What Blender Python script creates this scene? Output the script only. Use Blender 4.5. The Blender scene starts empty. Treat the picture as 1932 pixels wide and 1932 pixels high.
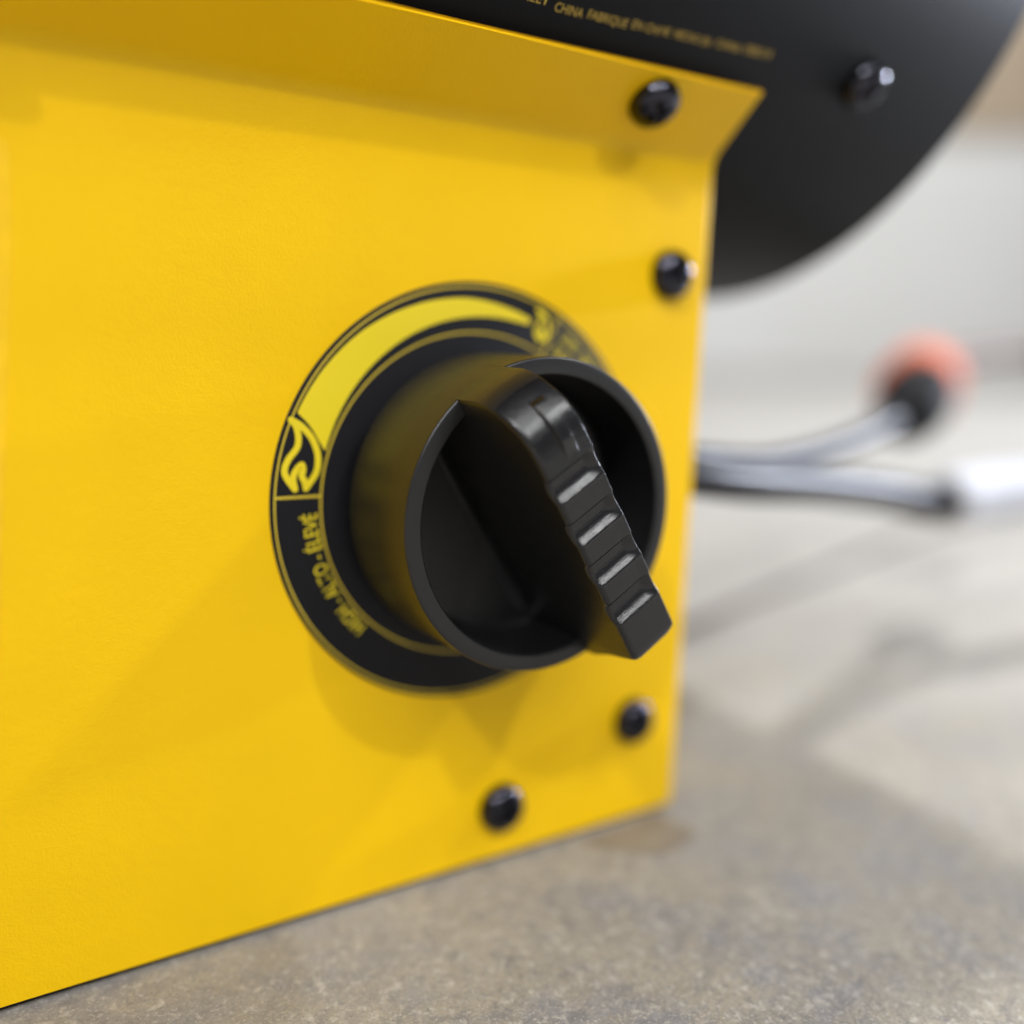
import bpy, bmesh, math, random
from mathutils import Vector, Matrix
random.seed(4)
C = bpy.context.scene.collection
K = 0.001                       # everything below is written in millimetres

# ------------------------------------------------------------------ camera
cam_d = bpy.data.cameras.new('camera'); cam = bpy.data.objects.new('camera', cam_d); C.objects.link(cam)
rows = [[0.8388088633441833, -0.543511920363189, 0.03153542766894851],
        [-0.06923197731770157, -0.16394201968386057, -0.9840375742311106],
        [0.5400061333835257, 0.8232361791156848, -0.1751444241278568]]
loc = (-82.33598098847669, -137.97880146802652, 25.92181350476493)
mw = Matrix.Identity(4)
for i in range(3):
    mw[i][0] = rows[0][i]; mw[i][1] = -rows[1][i]; mw[i][2] = -rows[2][i]; mw[i][3] = loc[i]*K
cam.matrix_world = mw
cam_d.sensor_width = 36; cam_d.sensor_fit = 'HORIZONTAL'
cam_d.lens = 1824.54/1932*36
cam_d.clip_start = 0.01; cam_d.clip_end = 60
cam_d.dof.use_dof = True
cam_d.dof.focus_distance = 0.1352
cam_d.dof.aperture_fstop = 3.7
bpy.context.scene.camera = cam

# ------------------------------------------------------------------ light
sc = bpy.context.scene
sc.view_settings.view_transform = 'Standard'; sc.view_settings.look = 'None'
sc.view_settings.exposure = 0.0; sc.view_settings.gamma = 1.0
world = bpy.data.worlds.new('World'); sc.world = world; world.use_nodes = True
bg = world.node_tree.nodes['Background']
bg.inputs['Color'].default_value = (0.95, 0.97, 1.06, 1); bg.inputs['Strength'].default_value = 0.2

def lamp(name, d, power, size, dist=2.4, col=(1, 1, 1), target=(0, 0, 0)):
    l = bpy.data.lights.new(name, 'AREA'); l.shape = 'DISK'; l.size = size; l.energy = power; l.color = col
    o = bpy.data.objects.new(name, l); C.objects.link(o)
    v = Vector(d).normalized()
    o.location = Vector(target)*K + v*dist
    o.rotation_euler = v.to_track_quat('Z', 'Y').to_euler()
    return o
lamp('ceiling_lamp_front', (-1.1, -1.0, 1.41), 17, 0.08)
lamp('ceiling_lamp_centre', (0.22, -1.0, 0.95), 14, 0.07)
lamp('ceiling_lamp_side', (1.0, -0.32, 1.02), 22, 0.14)
lamp('ceiling_lamp_back', (0.13, 0.16, 1.0), 45, 0.18)
lamp('window_light', (1.0, -0.09, 0.21), 62, 0.2, dist=2.6, col=(.80, .86, 1.0))
lamp('added_fill_front', (-.35, -1.0, 1.15), 29, 1.7)  # added broad fill from above the front, in place of ambient light
lamp('added_fill_far', (0.45, 0.25, 1.0), 17, 0.7, dist=2.3, target=(1900, 1100, 0), col=(.97, .98, 1.0))  # added unseen fill to brighten the far floor and wall
lamp('added_fill_wall', (-.55, -.83, 1.0), 11, 0.5, dist=1.7, target=(2450, 1950, 300), col=(1, .99, .96))  # added unseen fill that lights only the back wall

# ------------------------------------------------------------------ materials
class N:
    def __init__(s, name):
        s.m = bpy.data.materials.new(name); s.m.use_nodes = True
        s.t = s.m.node_tree; s.b = s.t.nodes['Principled BSDF']
    def n(s, typ, **kw):
        x = s.t.nodes.new(typ)
        for k, v in kw.items():
            if k in x.inputs: x.inputs[k].default_value = v
            else: setattr(x, k, v)
        return x
    def l(s, a, b): s.t.links.new(a, b)
    def coord(s, scale=(1, 1, 1)):
        c = s.n('ShaderNodeTexCoord'); mp = s.n('ShaderNodeMapping'); mp.inputs['Scale'].default_value = scale
        s.l(c.outputs['Object'], mp.inputs['Vector']); return mp.outputs['Vector']
    def noise(s, vec, scale, detail=3, rough=.5):
        x = s.n('ShaderNodeTexNoise'); x.inputs['Scale'].default_value = scale
        x.inputs['Detail'].default_value = detail; x.inputs['Roughness'].default_value = rough
        s.l(vec, x.inputs['Vector']); return x.outputs['Fac']
    def ramp(s, fac, stops):
        r = s.n('ShaderNodeValToRGB'); e = r.color_ramp.elements
        while len(e) < len(stops): e.new(.5)
        for el, (p, c) in zip(e, stops):
            el.position = p; el.color = (*c, 1) if len(c) == 3 else c
        s.l(fac, r.inputs['Fac']); return r.outputs['Color']
    def mix(s, fac, a, b, mode='MIX'):
        x = s.n('ShaderNodeMix'); x.data_type = 'RGBA'; x.blend_type = mode
        for v, i in ((fac, 0), (a, 6), (b, 7)):
            if hasattr(v, 'links') or hasattr(v, 'is_linked'): s.l(v, x.inputs[i])
            elif isinstance(v, (int, float)): x.inputs[i].default_value = v
            else: x.inputs[i].default_value = (*v, 1)
        return x.outputs[2]
    def bump(s, h, strength, dist):
        x = s.n('ShaderNodeBump'); x.inputs['Strength'].default_value = strength; x.inputs['Distance'].default_value = dist
        s.l(h, x.inputs['Height']); s.l(x.outputs['Normal'], s.b.inputs['Normal']); return x
    def base(s, c):
        if isinstance(c, tuple): s.b.inputs['Base Color'].default_value = (*c, 1)
        else: s.l(c, s.b.inputs['Base Color'])

def m_powder(name, col, rough=.42, bump=.32, speck=True, spec=.33):
    a = N(name); v = a.coord()
    c = a.ramp(a.noise(v, 60, 3), [(.3, tuple(x*.975 for x in col)), (.7, tuple(min(1, x*1.02) for x in col))])
    if speck:
        vo = a.n('ShaderNodeTexVoronoi'); vo.inputs['Scale'].default_value = 130; a.l(v, vo.inputs['Vector'])
        vo.inputs['Randomness'].default_value = 1
        sel = a.n('ShaderNodeMath', operation='LESS_THAN'); a.l(vo.outputs['Distance'], sel.inputs[0]); sel.inputs[1].default_value = .022
        sp = a.n('ShaderNodeSeparateColor'); a.l(vo.outputs['Color'], sp.inputs[0])
        s2 = a.n('ShaderNodeMath', operation='GREATER_THAN'); a.l(sp.outputs[0], s2.inputs[0]); s2.inputs[1].default_value = .72
        mu = a.n('ShaderNodeMath', operation='MULTIPLY'); a.l(sel.outputs[0], mu.inputs[0]); a.l(s2.outputs[0], mu.inputs[1])
        f = a.n('ShaderNodeMath', operation='MULTIPLY'); a.l(mu.outputs[0], f.inputs[0]); f.inputs[1].default_value = .45
        c = a.mix(f.outputs[0], c, (.25, .14, .03))
    a.base(c); a.b.inputs['Roughness'].default_value = rough; a.b.inputs['Specular IOR Level'].default_value = spec
    ad = a.n('ShaderNodeMath', operation='ADD'); a.l(a.noise(v, 620, 2), ad.inputs[0]); a.l(a.noise(v, 2600, 2), ad.inputs[1])
    a.bump(ad.outputs[0], bump, .00018)
    return a.m
def m_plastic(name, col, rough=.4, bump=.4, scale=2200, dist=.00006, spec=.5):
    a = N(name); v = a.coord()
    a.base(col); a.b.inputs['Specular IOR Level'].default_value = spec
    r = a.n('ShaderNodeMapRange'); a.l(a.noise(v, 350, 3), r.inputs['Value']); r.inputs['To Min'].default_value = rough-.05; r.inputs['To Max'].default_value = rough+.07
    a.l(r.outputs[0], a.b.inputs['Roughness'])
    a.bump(a.noise(v, scale, 4, .65), bump, dist)
    return a.m
def m_flat(name, col, rough=.5, metallic=0, vary=.05):
    a = N(name); v = a.coord()
    c = a.ramp(a.noise(v, 300, 3), [(.3, tuple(x*(1-vary) for x in col)), (.7, tuple(min(1, x*(1+vary)) for x in col))])
    a.base(c); a.b.inputs['Roughness'].default_value = rough; a.b.inputs['Metallic'].default_value = metallic
    return a.m
M = {}
M['yellow'] = m_powder('yellow_powder_coat', (.89, .54, .0005), spec=.25)
M['black_paint'] = m_powder('black_powder_coat', (.0075, .0075, .0078), rough=.5, bump=.15, speck=False, spec=.05)
M['knob'] = m_plastic('black_moulded_plastic', (.009, .0088, .009), rough=.36, bump=.35, spec=.55)
M['handle'] = m_plastic('black_textured_plastic', (.0055, .0055, .0062), rough=.24, bump=.5, scale=3600, dist=.00005, spec=.6)
M['decal_black'] = m_plastic('black_printed_label', (.005, .005, .007), rough=.5, bump=.1, spec=.25)
M['decal_yellow'] = m_flat('yellow_label_ink', (.80, .62, .012), .45, vary=0)
M['decal_line'] = m_flat('yellow_line_ink', (.60, .44, .03), .45, vary=0)
M['print'] = m_flat('gold_barrel_ink', (.46, .31, .04), .45, vary=0)
M['screw'] = m_plastic('black_oxide_screw', (.05, .05, .062), rough=.13, bump=.1)
M['screw'].node_tree.nodes['Principled BSDF'].inputs['Metallic'].default_value = 1
M['hose'] = m_plastic('black_rubber_hose', (.014, .014, .018), rough=.33, bump=.1, scale=600, spec=.16)
M['steel'] = m_flat('coupling_painted_shine', (.55, .57, .63), .3)  # pale colour carries the bright shine of a silver fitting
M['plug'] = m_plastic('black_plug_rubber', (.012, .012, .014), rough=.65, bump=.1, scale=600, spec=.15)
M['red'] = m_flat('orange_red_plastic', (.64, .17, .09), .8)
M['brown'] = m_flat('brown_cord_rubber', (.13, .08, .06), .6)
M['tan'] = m_flat('tan_wood', (.44, .35, .25), .6)
M['underside'] = m_flat('black_base_underside', (.015, .014, .012), .7)
M['film'] = m_flat('yellow_film', (.89, .54, .0005), .4)
def wall_mat():
    a = N('light_grey_wall'); v = a.coord()
    a.base(a.ramp(a.noise(v, 2, 4), [(.3, (.76, .76, .74)), (.7, (.80, .80, .785))])); a.b.inputs['Roughness'].default_value = .8
    return a.m
M['wall'] = wall_mat()
def floor_mat():
    a = N('worn_concrete'); v = a.coord()
    big = a.noise(v, 9, 4, .6); mid = a.noise(v, 55, 5, .62); mid2 = a.noise(v, 170, 5, .62); fine = a.noise(v, 620, 4, .65)
    tan, tan2, grey, dark, pale = (.275, .242, .185), (.222, .195, .15), (.19, .182, .182), (.12, .115, .115), (.42, .395, .34)
    c = a.mix(a.ramp(mid, [(.44, (0, 0, 0)), (.60, (1, 1, 1))]), tan, grey)
    c = a.mix(a.ramp(mid2, [(.44, (0, 0, 0)), (.62, (.8, .8, .8))]), c, tan2)
    c = a.mix(a.ramp(a.noise(v, 330, 6, .7), [(.48, (0, 0, 0)), (.66, (.8, .8, .8))]), c, dark)
    c = a.mix(a.ramp(a.noise(v, 900, 5, .7), [(.50, (0, 0, 0)), (.68, (.7, .7, .7))]), c, dark)
    c = a.mix(a.ramp(a.noise(v, 520, 5, .65), [(.54, (0, 0, 0)), (.68, (.75, .75, .75))]), c, pale)
    c = a.mix(a.ramp(a.noise(v, 2300, 4, .7), [(.50, (0, 0, 0)), (.66, (.65, .65, .65))]), c, dark)
    c = a.mix(a.ramp(a.noise(v, 1700, 3, .7), [(.56, (0, 0, 0)), (.68, (.7, .7, .7))]), c, pale)
    c = a.mix(a.ramp(big, [(.40, (0, 0, 0)), (.66, (.3, .3, .3))]), c, (.345, .335, .31))
    # the slab turns paler and plainer with distance from the heater base
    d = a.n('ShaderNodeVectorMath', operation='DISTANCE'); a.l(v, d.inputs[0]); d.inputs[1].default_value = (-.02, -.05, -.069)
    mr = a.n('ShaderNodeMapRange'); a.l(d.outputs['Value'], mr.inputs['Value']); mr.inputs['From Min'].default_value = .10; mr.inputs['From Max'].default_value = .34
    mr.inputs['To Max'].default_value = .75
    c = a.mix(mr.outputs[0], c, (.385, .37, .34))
    a.base(c); a.b.inputs['Roughness'].default_value = .62
    a.bump(fine, .4, .0005)
    return a.m
M['floor'] = floor_mat()
M['joint'] = m_flat('dark_joint_filler', (.06, .045, .038), .8)

# ------------------------------------------------------------------ helpers
def link(name, bm, mat, parent=None, smooth=30, label=None):
    me = bpy.data.meshes.new(name)
    bmesh.ops.recalc_face_normals(bm, faces=bm.faces)
    bmesh.ops.scale(bm, vec=(K, K, K), verts=bm.verts)
    bm.to_mesh(me); bm.free()
    me.materials.append(M[mat])
    if smooth:
        for p in me.polygons: p.use_smooth = True
        me.set_sharp_from_angle(angle=math.radians(smooth))
    o = bpy.data.objects.new(name, me); C.objects.link(o)
    if parent: o.parent = parent
    if label: o['label'] = label
    return o
def tag(o, label=None, cat=None, group=None, kind=None):
    if label: o['label'] = label
    if cat: o['category'] = cat
    if group: o['group'] = group
    if kind: o['kind'] = kind
    return o
def empty(name, loc=(0, 0, 0)):
    o = bpy.data.objects.new(name, None); C.objects.link(o); o.location = Vector(loc)*K; o.empty_display_size = .02
    return o
def box(bm, a, b):
    v = [bm.verts.new((x, y, z)) for x in (a[0], b[0]) for y in (a[1], b[1]) for z in (a[2], b[2])]
    for f in ((0, 1, 3, 2), (4, 6, 7, 5), (0, 4, 5, 1), (2, 3, 7, 6), (0, 2, 6, 4), (1, 5, 7, 3)): bm.faces.new([v[i] for i in f])
def prism_x(bm, prof, x0, x1):
    """closed profile [(y,z)] swept along x"""
    a = [bm.verts.new((x0, y, z)) for y, z in prof]; b = [bm.verts.new((x1, y, z)) for y, z in prof]
    n = len(prof)
    for i in range(n): bm.faces.new((a[i], a[(i+1) % n], b[(i+1) % n], b[i]))
    bm.faces.new(a[::-1]); bm.faces.new(b)
def lathe(bm, prof, n, frame):
    """prof [(r,w)]; frame(r cos, r sin, w) -> xyz ; r=0 ends are closed"""
    rings = []
    for r, w in prof:
        if r < 1e-6: rings.append([bm.verts.new(frame(0, 0, w))])
        else: rings.append([bm.verts.new(frame(r*math.cos(2*math.pi*i/n), r*math.sin(2*math.pi*i/n), w)) for i in range(n)])
    for A, B in zip(rings, rings[1:]):
        if len(A) == 1 and len(B) == 1: continue
        for i in range(n):
            j = (i+1) % n
            if len(A) == 1: bm.faces.new((A[0], B[i], B[j]))
            elif len(B) == 1: bm.faces.new((A[i], A[j], B[0]))
            else: bm.faces.new((A[i], A[j], B[j], B[i]))
def arc(cx, cy, r, a0, a1, n):
    return [(cx + r*math.cos(math.radians(a0+(a1-a0)*i/n)), cy + r*math.sin(math.radians(a0+(a1-a0)*i/n))) for i in range(n+1)]
def catmull(P, n=10):
    P = [Vector(p) for p in P]; Q = [2*P[0]-P[1]] + P + [2*P[-1]-P[-2]]; out = []
    for i in range(1, len(Q)-2):
        a, b, c, d = Q[i-1:i+3]
        for k in range(n):
            t = k/n; out.append(.5*((2*b)+(c-a)*t+(2*a-5*b+4*c-d)*t*t+(3*b-a-3*c+d)*t**3))
    out.append(P[-1]); return out
def tube(bm, path, r, n=16, cap=True):
    rings = []; up = Vector((0, 0, 1))
    for i, p in enumerate(path):
        t = (path[min(i+1, len(path)-1)] - path[max(i-1, 0)]).normalized()
        s = t.cross(up).normalized(); u = s.cross(t)
        rr = r(i/(len(path)-1)) if callable(r) else r
        rings.append([bm.verts.new(p + s*rr*math.cos(2*math.pi*k/n) + u*rr*math.sin(2*math.pi*k/n)) for k in range(n)])
    for A, B in zip(rings, rings[1:]):
        for k in range(n): bm.faces.new((A[k], A[(k+1) % n], B[(k+1) % n], B[k]))
    if cap: bm.faces.new(rings[0][::-1]); bm.faces.new(rings[-1])

FL = -68.9          # floor level
# ------------------------------------------------------------------ setting
bm = bmesh.new()
v = [bm.verts.new(p) for p in ((-3500, -3500, FL), (6500, -3500, FL), (6500, 6500, FL), (-3500, 6500, FL))]; bm.faces.new(v)
tag(link('floor', bm, 'floor', smooth=0), kind='structure')
bm = bmesh.new(); box(bm, (-2200, 0, FL), (2200, 80, 2400))
wl = tag(link('wall', bm, 'wall', smooth=0), kind='structure')
wl.location = (2.10, 3.05, 0); wl.rotation_euler = (0, 0, math.radians(-38))
bm = bmesh.new(); box(bm, (-1500, -26, 815), (2000, -2, 1500))
bmesh.ops.bevel(bm, geom=bm.edges[:], offset=4, segments=2, affect='EDGES')
rl = link('wooden_wall_panel', bm, 'tan', smooth=30)
rl.location = wl.location; rl.rotation_euler = wl.rotation_euler
tag(rl, 'blurred tan wooden panel high on the pale wall behind the black barrel', 'wood panel')

# ------------------------------------------------------------------ heater
H = empty('portable_heater', (0, 57, FL))
tag(H, 'yellow and black portable gas heater with a big black control knob', 'heater')
hoff = Vector((0, 57, FL))*K
def part(name, bm, mat, parent=None, smooth=30, label=None):
    o = link(name, bm, mat, None, smooth, label)
    par = parent or H
    o.parent = par
    o.location = -hoff if par is H else (0, 0, 0)
    return o

# front panel : bent sheet, vertical face y=0, flange leaning outwards
XR = 50.25; TOPZ = 59.92
th = 0.8
ty, tz = -11.74, 69.53
L = math.hypot(ty, tz-TOPZ); dy, dz = ty/L, (tz-TOPZ)/L
bend = 2.2
front = [(0, -68.15+.5), (0, TOPZ-bend)]
for k in range(1, 6):
    t = k/6; a = Vector((0, TOPZ-bend)); m_ = Vector((0, TOPZ)); b = Vector((dy*bend, TOPZ+dz*bend))
    q = a*(1-t)**2 + m_*2*t*(1-t) + b*t*t; front.append((q.x, q.y))
front += [(dy*bend, TOPZ+dz*bend), (ty, tz)]
nx, nz = -dz, dy            # outward (towards viewer, down) normal of the flange
back = []
for i, (y, z) in enumerate(front):
    if i <= 1: n_ = Vector((1, 0))
    elif i >= len(front)-2: n_ = Vector((-nx, -nz))
    else:
        f = (i-1)/(len(front)-3); n_ = (Vector((1, 0))*(1-f) + Vector((-nx, -nz))*f).normalized()
    back.append((y + n_.x*th, z + n_.y*th))
bm = bmesh.new(); prism_x(bm, front + back[::-1], -240, XR)
eds = [e for e in bm.edges if all(v.co.x > XR-.01 for v in e.verts) or (all(abs(v.co.z-tz) < 1.3 and v.co.y < -9 for v in e.verts))]
bmesh.ops.bevel(bm, geom=eds, offset=.42, segments=3, affect='EDGES', clamp_overlap=True)
fp = part('front_panel', bm, 'yellow', smooth=35)
bm = bmesh.new(); box(bm, (-240, 1.2, FL+.02), (XR-1.6, 112, -67.3))
part('base_plate', bm, 'underside', smooth=0)
bm = bmesh.new(); box(bm, (XR-1.2, 1.1, -67.2), (XR-.25, 113, 50))
part('side_panel', bm, 'yellow', smooth=0)
bm = bmesh.new(); box(bm, (-240, 113.1, -67.6), (XR-.1, 114.1, 58))
part('back_panel', bm, 'yellow', smooth=0)
# clear protective film edge near the left
bm = bmesh.new()
prof = arc(-69.2, 46.3, 2.2, 90, 0, 6) + [(-67.3, 36), (-69.7, 6.7), (-72, -22), (-74, -50), (-76, -66), (-110, -66), (-110, 48.5)]
a_ = [bm.verts.new((x, -.02, z)) for x, z in prof]; b_ = [bm.verts.new((x, -.09, z)) for x, z in prof]
bm.faces.new(a_); bm.faces.new(b_)
for i in range(len(prof)): bm.faces.new((a_[i], a_[(i+1) % len(prof)], b_[(i+1) % len(prof)], b_[i]))
part('label_film', bm, 'film', smooth=0)

# barrel
BY, BZ, BR = 60.4, 130.2, 91.9
XE = 109
bf = lambda c, s, w: (w, BY + c, BZ + s)
bm = bmesh.new()
lathe(bm, [(BR-.8, -270), (BR, -269), (BR, XE-1.1), (BR-.35, XE-.3), (BR-1.1, XE), (BR-1.9, XE-.3), (BR-2.2, XE-1.2), (BR-2.2, XE-30)], 220, bf)
bar = part('barrel', bm, 'black_paint', smooth=30)
bm = bmesh.new(); lathe(bm, [(0, XE-30), (BR-2.3, XE-30.4), (BR-2.3, XE-31.4), (0, XE-31.4)], 96, bf)
part('barrel_end_plate', bm, 'black_paint', parent=bar, smooth=30)

def text_mesh(body, size):
    cu = bpy.data.curves.new('t', 'FONT'); cu.body = body; cu.size = size; cu.align_x = 'LEFT'; cu.resolution_u = 3; cu.offset = .006
    o = bpy.data.objects.new('t', cu); C.objects.link(o)
    dg = bpy.context.evaluated_depsgraph_get()
    me = bpy.data.meshes.new_from_object(o.evaluated_get(dg))
    bpy.data.objects.remove(o); bpy.data.curves.remove(cu)
    bm = bmesh.new(); bm.from_mesh(me); bpy.data.meshes.remove(me)
    return bm
def fit_text(body, width, height):
    bm = text_mesh(body, 1.0)
    xs = [v.co.x for v in bm.verts]; ys = [v.co.y for v in bm.verts if True]
    x0, x1 = min(xs), max(xs); capm = .70
    for v in bm.verts: v.co = Vector(((v.co.x-x0)/(x1-x0)*width, v.co.y/capm*height, 0))
    return bm
def bold(bm, e=0): return bm
# lettering along the barrel
def barrel_text(body, x0, x1, z, h, name='lettering'):
    bm = fit_text(body, x1-x0, h)
    th0 = math.asin((z-BZ)/BR)           # angle measured so that y = BY - R cos
    for v in bm.verts:
        a = th0 + v.co.y/BR
        v.co = Vector((x0 + v.co.x, BY-(BR+.05)*math.cos(a), BZ+(BR+.05)*math.sin(a)))
    part(name, bm, 'print', parent=bar, smooth=0)

# screws -----------------------------------------------------------
def screw_mesh():
    bm = bmesh.new()
    R, Hh = 3.6, 2.7
    prof = [(R, -.4), (R, .35), (R*.985, .6)]
    for k in range(1, 9):
        a = math.radians(90*k/9); prof.append((R*.985*math.cos(a)**.8, .6 + (Hh-.6)*math.sin(a)))
    prof = prof[:-1]
    # cross recess: the dome is cut by displacing the verts that fall in the cross
    n = 64
    grid = []
    m = 26
    rim = prof
    f = lambda c, s, w: (c, s, w)
    lathe(bm, [(R, -.4), (R, .35), (R*.99, .62)], n, f)
    # dome as polar grid with recess
    rings = []
    def dome(r): return .62 + (Hh-.62)*math.sqrt(max(0, 1-(r/(R*.99))**2))**.9
    for i in range(m+1):
        r = R*.99*(1-i/m)
        if i == m: rings.append([bm.verts.new((0, 0, Hh-1.9))]); break
        row = []
        for k in range(n):
            a = 2*math.pi*k/n; x, y = r*math.cos(a), r*math.sin(a)
            w = dome(r)
            arm = min(abs(x), abs(y))
            if max(abs(x), abs(y)) < 1.95 and arm < .42:
                e = max(abs(x), abs(y)); w = min(w, Hh-.9-1.0*(1-e/1.95))
            row.append(bm.verts.new((x, y, w)))
        rings.append(row)
    for A, B in zip(rings, rings[1:]):
        for k in range(n):
            j = (k+1) % n
            if len(B) == 1: bm.faces.new((A[k], A[j], B[0]))
            else: bm.faces.new((A[k], A[j], B[j], B[k]))
    bmesh.ops.remove_doubles(bm, verts=bm.verts, dist=.002)
    bmesh.ops.recalc_face_normals(bm, faces=bm.faces)
    bmesh.ops.scale(bm, vec=(K, K, K), verts=bm.verts)
    me = bpy.data.meshes.new('screw'); bm.to_mesh(me); bm.free(); me.materials.append(M['screw'])
    for p in me.polygons: p.use_smooth = True
    me.set_sharp_from_angle(angle=math.radians(50))
    return me
SM = screw_mesh()
def screw(pos, nrm, spin=0, scale=1, parent=None):
    scale = scale*1.24
    o = bpy.data.objects.new('screw', SM); C.objects.link(o)
    q = Vector(nrm).normalized().to_track_quat('Z', 'Y').to_matrix().to_4x4() @ Matrix.Rotation(math.radians(spin), 4, 'Z')
    par = parent or H; o.parent = par
    off = -hoff if par is H else Vector((0, 0, 0))
    o.matrix_local = Matrix.Translation(Vector(pos)*K + off) @ q @ Matrix.Scale(scale, 4)
    return o
screw((41.2, -.1, 38.6), (0, -1, 0), 20)
screw((38.1, -.1, -47.3), (0, -1, 0), 55)
screw((7.6, -.1, -58.1), (0, -1, 0), 10)
fn = (0, nx, nz)
def flange_pt(x, s): return (x, dy*s+nx*.05, TOPZ+dz*s+nz*.05)
screw(flange_pt(29.0, 9.2), fn, 35, 1.0)
screw(flange_pt(-77, 9.2), fn, 70, 1.0)
ang = math.atan2(74.6-BZ, 0)
sy = BY - math.sqrt(BR**2-(74.6-BZ)**2)
screw((74.4, sy, 74.6), (0, sy-BY, 74.6-BZ), 30, 1.0, parent=bar)
for body, x0, x1 in (('STREET', -3.4, 3.4), ('CHINA', 4.7, 9.8), ('FABRIQUE', 10.7, 18.3), ('EN CHI', 19.2, 24.6), ('NE', 25.1, 26.7), ('HECHO EN', 27.7, 35.5), ('CHINA', 36.7, 42.4)):
    barrel_text(body, x0, x1, 73.75 + (x0-4)*.022 + (.55 if x0 < 0 else 0), 1.3)
barrel_text('00019', 43.3, 49.4, 74.62, 1.4, 'serial_number')

# ------------------------------------------------------------------ dial label (flat print on the front panel)
def disc_ring(r0, r1, y, n=200, a0=0, a1=360):
    bm = bmesh.new(); full = abs(a1-a0) >= 359.9
    A = []
    for i in range(n + (0 if full else 1)):
        a = math.radians(a0 + (a1-a0)*i/n); A.append((bm.verts.new((r0*math.cos(a), y, r0*math.sin(a))) if r0 > 0 else None, bm.verts.new((r1*math.cos(a), y, r1*math.sin(a)))))
    if r0 == 0: bm.faces.new([b for a, b in A])
    else:
        m = len(A)
        for i in range(m if full else m-1):
            j = (i+1) % m; bm.faces.new((A[i][0], A[j][0], A[j][1], A[i][1]))
    return bm
bm = bmesh.new(); lathe(bm, [(0, .10), (34.85, .10), (35.0, .04), (35.0, -.05)], 220, lambda c, s, w: (c, -w, s))
dial = part('dial_label', bm, 'decal_black', smooth=40)
Y1, Y2 = -.13, -.15
part('ring_line', disc_ring(34.05, 34.35, Y1), 'decal_line', parent=dial, smooth=0)
part('ring_line', disc_ring(26.78, 27.10, Y1), 'decal_line', parent=dial, smooth=0)
def stroke(bm, P, w, y):
    P = [Vector((p[0], p[1])) for p in P]
    Ls, Rs = [], []
    for i, p in enumerate(P):
        t = (P[min(i+1, len(P)-1)] - P[max(i-1, 0)]).normalized(); n_ = Vector((-t.y, t.x))
        ww = w(i/(len(P)-1)) if callable(w) else w
        Ls.append(bm.verts.new((p.x+n_.x*ww/2, y, p.y+n_.y*ww/2))); Rs.append(bm.verts.new((p.x-n_.x*ww/2, y, p.y-n_.y*ww/2)))
    for i in range(len(P)-1): bm.faces.new((Ls[i], Rs[i], Rs[i+1], Ls[i+1]))
def dot(bm, p, r, y, n=20):
    bm.faces.new([bm.verts.new((p[0]+r*math.cos(2*math.pi*k/n), y, p[1]+r*math.sin(2*math.pi*k/n))) for k in range(n)])
def c2(P, n=8): return [(q.x, q.y) for q in catmull([(x, y, 0) for x, y in P], n)]
for a in (177.0, 61.0):
    bm = bmesh.new(); ca, sa = math.cos(math.radians(a)), math.sin(math.radians(a))
    if a > 90: pts = [(-26.9, 1.55), (-34.1, 1.60)]
    else: pts = [(26.9*ca, 26.9*sa), (34.2*ca, 34.2*sa)]
    stroke(bm, pts, .42, Y2); part('divider_line', bm, 'decal_line', parent=dial, smooth=0)
FA = [(-31.03, 2.83), (-32.31, 4.62), (-32.61, 5.88), (-31.96, 7.41), (-30.66, 9.07), (-30.41, 10.61), (-30.79, 12.32), (-31.55, 13.25)]
FB = [(-31.55, 13.25), (-29.99, 12.3), (-28.38, 10.55), (-27.5, 8.48), (-27.34, 6.74), (-27.66, 5.18), (-28.57, 3.8), (-29.3, 2.85)]
FC = [(-31.03, 2.83), (-31.30, 4.3), (-30.95, 5.5), (-29.95, 6.45), (-29.75, 5.6), (-29.95, 4.8), (-29.5, 3.9), (-29.24, 2.9)]
def flame(tr, w):
    bm = bmesh.new()
    for k, S in enumerate((FA, FB, FC)):
        P = [tr(p) for p in c2(S)]
        stroke(bm, P, w, Y1-.02-.006*k)
    for k, p in enumerate((FA[0], FA[-1], FB[-1], FC[3])): dot(bm, tr(p), w/2, Y1-.042-.004*k)
    return bm
part('flame_symbol', flame(lambda p: p, .98), 'decal_yellow', parent=dial, smooth=0, label='large flame for the high setting')
def small(p):
    s = .50; cx, cy = -30.0, 8.0
    x, y = (p[0]-cx)*s, (p[1]-cy)*s
    a = math.radians(4); return (12.95 + x*math.cos(a)-y*math.sin(a), 28.5 + x*math.sin(a)+y*math.cos(a))
part('flame_symbol', flame(small, .62), 'decal_yellow', parent=dial, smooth=0, label='small flame for the low setting')
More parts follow.
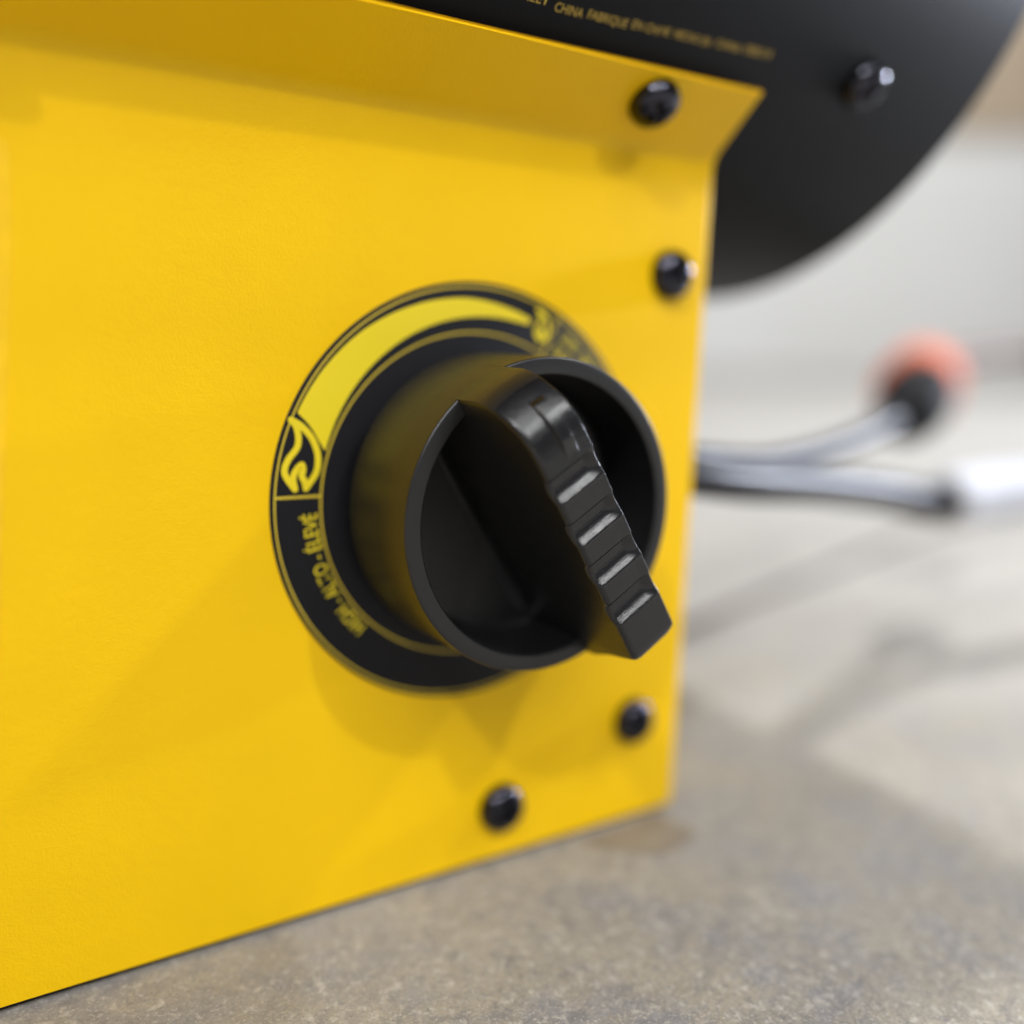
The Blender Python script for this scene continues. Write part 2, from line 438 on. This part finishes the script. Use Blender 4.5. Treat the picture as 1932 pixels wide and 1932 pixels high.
# heat band: tapering yellow crescent, wide at the large flame and thin at the small one
def interp(T, a):
    for (a0, r0), (a1, r1) in zip(T, T[1:]):
        if a <= a1:
            t = (a-a0)/(a1-a0); t = max(0, t); return r0+(r1-r0)*t
    return T[-1][1]
TO = [(70, 31.35), (80, 31.75), (94, 32.42), (111, 32.85), (127, 33.35), (143, 33.62), (154, 33.72), (162, 33.7)]
TI = [(70, 30.35), (75, 29.95), (90, 29.45), (110, 28.9), (126, 28.4), (143, 27.9), (158, 27.55), (162, 27.5)]
bm = bmesh.new(); prev = None
arcP = [(-31.6, 14.0), (-30.0, 13.2), (-28.55, 12.0), (-27.35, 10.35), (-26.6, 9.0)]
for i in range(121):
    row = []
    t = i/120
    for j in range(9):
        s = j/8
        # end angle depends on the radius so that the wide end follows the flame outline
        r_end = None
        aa = 70 + t*92
        ri, ro = interp(TI, aa), interp(TO, aa); r = ri+(ro-ri)*s
        lim = interp([(27.5, 162.2), (28.8, 160), (30.3, 157.6), (31.3, 156.5), (32.4, 155.7), (33.7, 154.9)], r)
        a2 = 70 + t*(lim-70)
        ri, ro = interp(TI, a2), interp(TO, a2); r = ri+(ro-ri)*s
        row.append(bm.verts.new((r*math.cos(math.radians(a2)), Y1, r*math.sin(math.radians(a2)))))
    if prev:
        for j in range(8): bm.faces.new((prev[j], prev[j+1], row[j+1], row[j]))
    prev = row
part('heat_band', bm, 'decal_yellow', parent=dial, smooth=0)
def ring_text(body, r_base, h, a_start, a_end, name='lettering'):
    width = math.radians(abs(a_end-a_start))*r_base
    bm = fit_text(body, width, h)
    for v in bm.verts:
        a = math.radians(a_start) - v.co.x/r_base
        r = r_base + v.co.y
        v.co = Vector((r*math.cos(a), Y1, r*math.sin(a)))
    part(name, bm, 'decal_yellow', parent=dial, smooth=0)
ring_text('HIGH - ALTO - \u00c9LEV\u00c9', 27.6, 2.3, 360-134, 360-177.8)
ring_text('LOW - BAJO -', 31.1, 1.9, 57, 38)
ring_text('FAIBLE', 28.2, 1.8, 57.5, 45)

# ------------------------------------------------------------------ knob
RK, WR = 23.77, 22.3
kf = lambda c, s, w: (c, -w, s)
bm = bmesh.new()
prof = [(19.0, 3.6), (23.5, 3.6), (23.8, 3.9), (23.8, 12), (RK, WR-.45)]
prof += [(RK-.45+.45*math.cos(math.radians(a)), WR-.45+.45*math.sin(math.radians(a))) for a in (22, 45, 68, 90)]
prof += [(21.45, WR)] + [(21.45-.3*math.sin(math.radians(a)), WR-.3+.3*math.cos(math.radians(a))) for a in (30, 60, 90)]
prof += [(20.9, 10.8)] + [(20.9-1.6+1.6*math.cos(math.radians(a)), 10.6-1.6*math.sin(math.radians(a))) for a in (15, 30, 45, 60, 75, 90)]
prof += [(8, 9.0), (0, 9.0)]
lathe(bm, prof, 256, kf)
knob = part('control_knob', bm, 'knob', smooth=32)
bm = bmesh.new(); lathe(bm, [(0, .3), (6.5, .3), (6.5, 5), (0, 5)], 48, kf); part('shaft', bm, 'knob', parent=knob)

D = Vector((.525, 0, -.851)).normalized(); NL = Vector((-D.z*-1*-1, 0, 0))
NL = Vector((-.851, 0, -.525)).normalized()
def uvw(u, v, w): return D*u + NL*v + Vector((0, -w, 0))
HW = 4.3
ucr = [-7.55, -.5, 6.6, 13.75]; PIT = 7.1
def sstep(a, b, x):
    t = max(0, min(1, (x-a)/(b-a))); return t*t*(3-2*t)
def teeth(u):
    # flat land after each crest, a small lip down into a scoop, then a steep rise to the next crest
    if u < ucr[0]-PIT*.58 or u > ucr[-1]: return 0
    x = (u-ucr[0])/PIT; x -= math.floor(x)
    return prof_t(x)
def prof_t(x):
    P = [(0, 0), (.03, -.07), (.07, -.10), (.42, -.16), (.445, -.25), (.475, -.62), (.52, -.80), (.60, -.93), (.68, -.96), (.74, -.91), (.79, -.82), (.835, -.69), (.88, -.50), (.92, -.30), (.955, -.12), (.98, -.03), (1, 0)]
    for (a, p), (b, q) in zip(P, P[1:]):
        if x <= b: return p+(q-p)*(x-a)/(b-a)
    return 0
TOP = 35.75
def top_h(u, v):
    w = TOP
    if u > -12: w += teeth(u)*(.4+.6*sstep(-HW, -2.2, v))
    # after the last tooth the tip is a plain pad
    # moulded pointer slot, open towards the teeth
    if -20.8 < u < -12.6:
        du = sstep(-20.7, -20.35, u)*(1-sstep(-15.5, -12.8, u)*.85)
        dv = sstep(-2.05, -1.8, v)*(1-sstep(.15, .4, v))
        w += .65*du*dv
    return w
def edge_drop(v):
    e = .8 if v > 0 else .32; a = abs(v)-(HW-e)
    return e-math.sqrt(max(0, e*e-a*a)) if a > 0 else 0
vs = []
for i in range(97):
    t = -1+2*i/96; vs.append(t*HW)
extra = [HW-.01, HW-.03, HW-.06, HW-.12, -(HW-.02), -(HW-.08), -(HW-.18), -(HW-.33)]
vs = sorted(set(round(x, 4) for x in vs+extra))
# end curves (measured from the photograph, right-hand edge of the grip)
UP = [(-23.33, 3.75), (-23.405, 26.5), (-23.2, 28.0), (-22.7, 29.6), (-22.0, 31.0), (-21.0, 32.4), (-19.9, 33.6), (-18.6, 34.6), (-17.2, 35.25), (-15.8, 35.6), (-14.4, 35.73), (-13.0, TOP)]
UPs = c2(UP[1:], 12)
DN = [(19.2, TOP), (20.2, TOP-.18), (21.0, TOP-.8), (21.75, TOP-2.8), (22.2, TOP-4.2), (23.3, 25.5), (23.42, 22.5), (23.42, 8)]
DNs = c2(DN, 4)
mid = [-13.0 + i*(19.2+13.0)/430 for i in range(431)]
GR = random.Random(7)
bm = bmesh.new(); cols = []
RH = 23.8
for v in vs:
    over = math.sqrt(RH*RH-v*v) - math.sqrt(RH*RH-HW*HW)
    ed = edge_drop(v)
    col = []
    tip_round = lambda v: -(.9*max(0, (abs(v)-2.4)/(HW-2.4))**2.2)
    for (u, w) in [UP[0], (-23.33, 21.4), (-23.405, 21.75)] + UPs:
        f = 1-sstep(-23, -13.5, u)
        uu = u - over*f
        ww = w
        k = sstep(26.5, 35.0, w)
        ww -= ed*k
        ww += top_h(u, v)-TOP
        col.append((uu, ww + (GR.gauss(0, .0105) if w > 31 else 0)))
    for u in mid[1:-1]:
        col.append((u, top_h(u, v) - ed + GR.gauss(0, .0105)))
    for (u, w) in DNs:
        f = sstep(19.2, 22.5, u); g = sstep(22, 30, w)
        uu = u + over*(1-g)*f + g*f*tip_round(v)*1.4
        col.append((uu, w - ed*sstep(24, 34, w)))
    cols.append([bm.verts.new(uvw(u, v, w)) for u, w in col])
for A, B in zip(cols, cols[1:]):
    for i in range(len(A)-1): bm.faces.new((A[i], A[i+1], B[i+1], B[i]))
    bm.faces.new((A[0], B[0], B[-1], A[-1]))
# side walls: fan strips down to the pocket floor
for col in (cols[0], cols[-1]):
    low = []
    for v_ in col:
        u = v_.co.dot(D); u = max(-23.42, min(23.42, u))
        low.append(u)
    sg = -1 if col is cols[0] else 1
    rows = [col]
    for dv, w in ((.28, 12.6), (.42, 11.0), (.75, 10.1), (1.3, 9.45), (2.1, 9.1), (2.4, 8.6)):
        rows.append([bm.verts.new(uvw(u, sg*(HW+dv*math.sqrt(max(0, 1-(abs(u)/23.42)**6))), w)) for u in low])
    for R0, R1 in zip(rows, rows[1:]):
        for i in range(len(col)-1):
            try: bm.faces.new((R0[i], R0[i+1], R1[i+1], R1[i]))
            except ValueError: pass
bmesh.ops.dissolve_degenerate(bm, dist=.0005, edges=bm.edges[:])
grip = part('grip', bm, 'handle', parent=knob, smooth=62)
grip.data.materials.append(M['knob'])
for p in grip.data.polygons:
    c = p.center/K
    if -c.y < 30.5 or abs(p.normal.y) < .12: p.material_index = 1

# ------------------------------------------------------------------ things behind
hp = empty('gas_hose', (180, 33, -18)); tag(hp, 'black rubber gas hose with a thick bright fitting, leaving the heater towards the right', 'hose')
def hpart(root, name, bm, mat, parent=None, smooth=40):
    o = link(name, bm, mat, None, smooth); o.parent = parent or root
    o.location = -root.location if not parent else (0, 0, 0); return o
P = catmull([(44, 8, .5), (56, 8, -.8), (79, 13, -4), (115, 23, -8), (152, 31, -13), (180, 33, -18), (190, 33, -18)], 12)
bm = bmesh.new(); tube(bm, P, lambda t: 3.5+2.4*t, 28); hpart(hp, 'hose_tube', bm, 'hose')
bm = bmesh.new(); tube(bm, catmull([(187, 33, -18), (206, 32, -17), (227, 29.5, -16.5), (240, 28, -16)], 8), lambda t: 9.0 if .04 < t < .95 else 7.0, 28); hpart(hp, 'hose_coupling', bm, 'steel')
bm = bmesh.new(); tube(bm, catmull([(239, 28, -16), (269, 24, -17), (330, 15, -30), (420, 10, -60), (520, 10, -64)], 8), 4.4, 20); hpart(hp, 'hose_tail', bm, 'hose')

pc = empty('power_cord', (132, 34, 0)); tag(pc, 'black cord curving up behind the hose to a rounded black plug', 'cord')
P = catmull([(44, 9, 5), (58, 10, 3), (94, 22, -1), (132, 35, -1), (166, 46, 2), (196, 57, 7)], 12)
bm = bmesh.new(); tube(bm, P, lambda t: 2.6+1.3*t, 24); hpart(pc, 'cord_wire', bm, 'hose')
bm = bmesh.new(); tube(bm, catmull([(192, 55, 4), (203, 59, 8.5), (213, 62.5, 13.5), (222, 66, 17)], 8), lambda t: 5.6+6.0*math.sin(math.pi*min(1, t*1.05+.06))**.6, 32)
hpart(pc, 'plug', bm, 'plug')

ex = empty('extension_cord', (318, 126, 20)); tag(ex, 'orange-red socket end of a brown extension cord, blurred behind the black plug', 'extension cord')
bm = bmesh.new(); tube(bm, catmull([(288.1, 117.0, 8.5), (296.8, 121.4, 11.7), (311.8, 128.2, 15.4), (331.8, 134.5, 19.1)], 8), lambda t: 17.5-1.5*t if .05 < t < .6 else 9.0, 32)
hpart(ex, 'socket', bm, 'red')
bm = bmesh.new(); tube(bm, catmull([(333.1, 133.9, 22.3), (370.6, 139.5, 25.4), (415.6, 143.2, 27.9)] + [(440, 140, 22), (560, 150, -30), (700, 160, -64)], 10), 5.6, 20)
hpart(ex, 'cord_wire', bm, 'brown')
# saw-cut joint and a cast shadow painted as a patch by the base corner
def flat_patch(name, pts, z, mat):
    bm = bmesh.new(); bm.faces.new([bm.verts.new((x, y, z)) for x, y in pts])
    return tag(link(name, bm, mat, smooth=0), kind='structure')

def strip(name, pts, w, z, mat, kind='structure'):
    bm = bmesh.new(); P = [Vector((x, y)) for x, y in pts]; prev = None
    for i, p in enumerate(P):
        t = (P[min(i+1, len(P)-1)]-P[max(i-1, 0)]).normalized(); n_ = Vector((-t.y, t.x))*w/2
        row = [bm.verts.new((p.x+n_.x, p.y+n_.y, z)), bm.verts.new((p.x-n_.x, p.y-n_.y, z))]
        if prev: bm.faces.new((prev[0], prev[1], row[1], row[0]))
        prev = row
    return tag(link(name, bm, mat, smooth=0), kind=kind)
strip('floor_joint', [(q.x, q.y) for q in catmull([(40, 52, 0), (95, 76, 0), (141, 94, 0), (250, 128, 0), (377, 166, 0), (533, 209, 0), (900, 300, 0)], 6)], 7, FL+.25, 'joint')

def floor_shadow_mat():  # dark brown colour standing in for a shadow on the floor
    a = N('painted_floor_shadow'); v = a.coord()
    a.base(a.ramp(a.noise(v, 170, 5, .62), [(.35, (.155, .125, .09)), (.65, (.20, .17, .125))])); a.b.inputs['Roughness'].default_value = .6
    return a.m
M['floor_shadow'] = floor_shadow_mat()
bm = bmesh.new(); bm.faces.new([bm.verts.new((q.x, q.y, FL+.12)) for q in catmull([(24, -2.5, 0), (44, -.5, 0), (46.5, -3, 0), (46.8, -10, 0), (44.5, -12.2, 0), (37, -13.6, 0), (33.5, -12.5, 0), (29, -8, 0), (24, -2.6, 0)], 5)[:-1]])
tag(link('floor_shadow_patch', bm, 'floor_shadow', smooth=0), kind='structure')
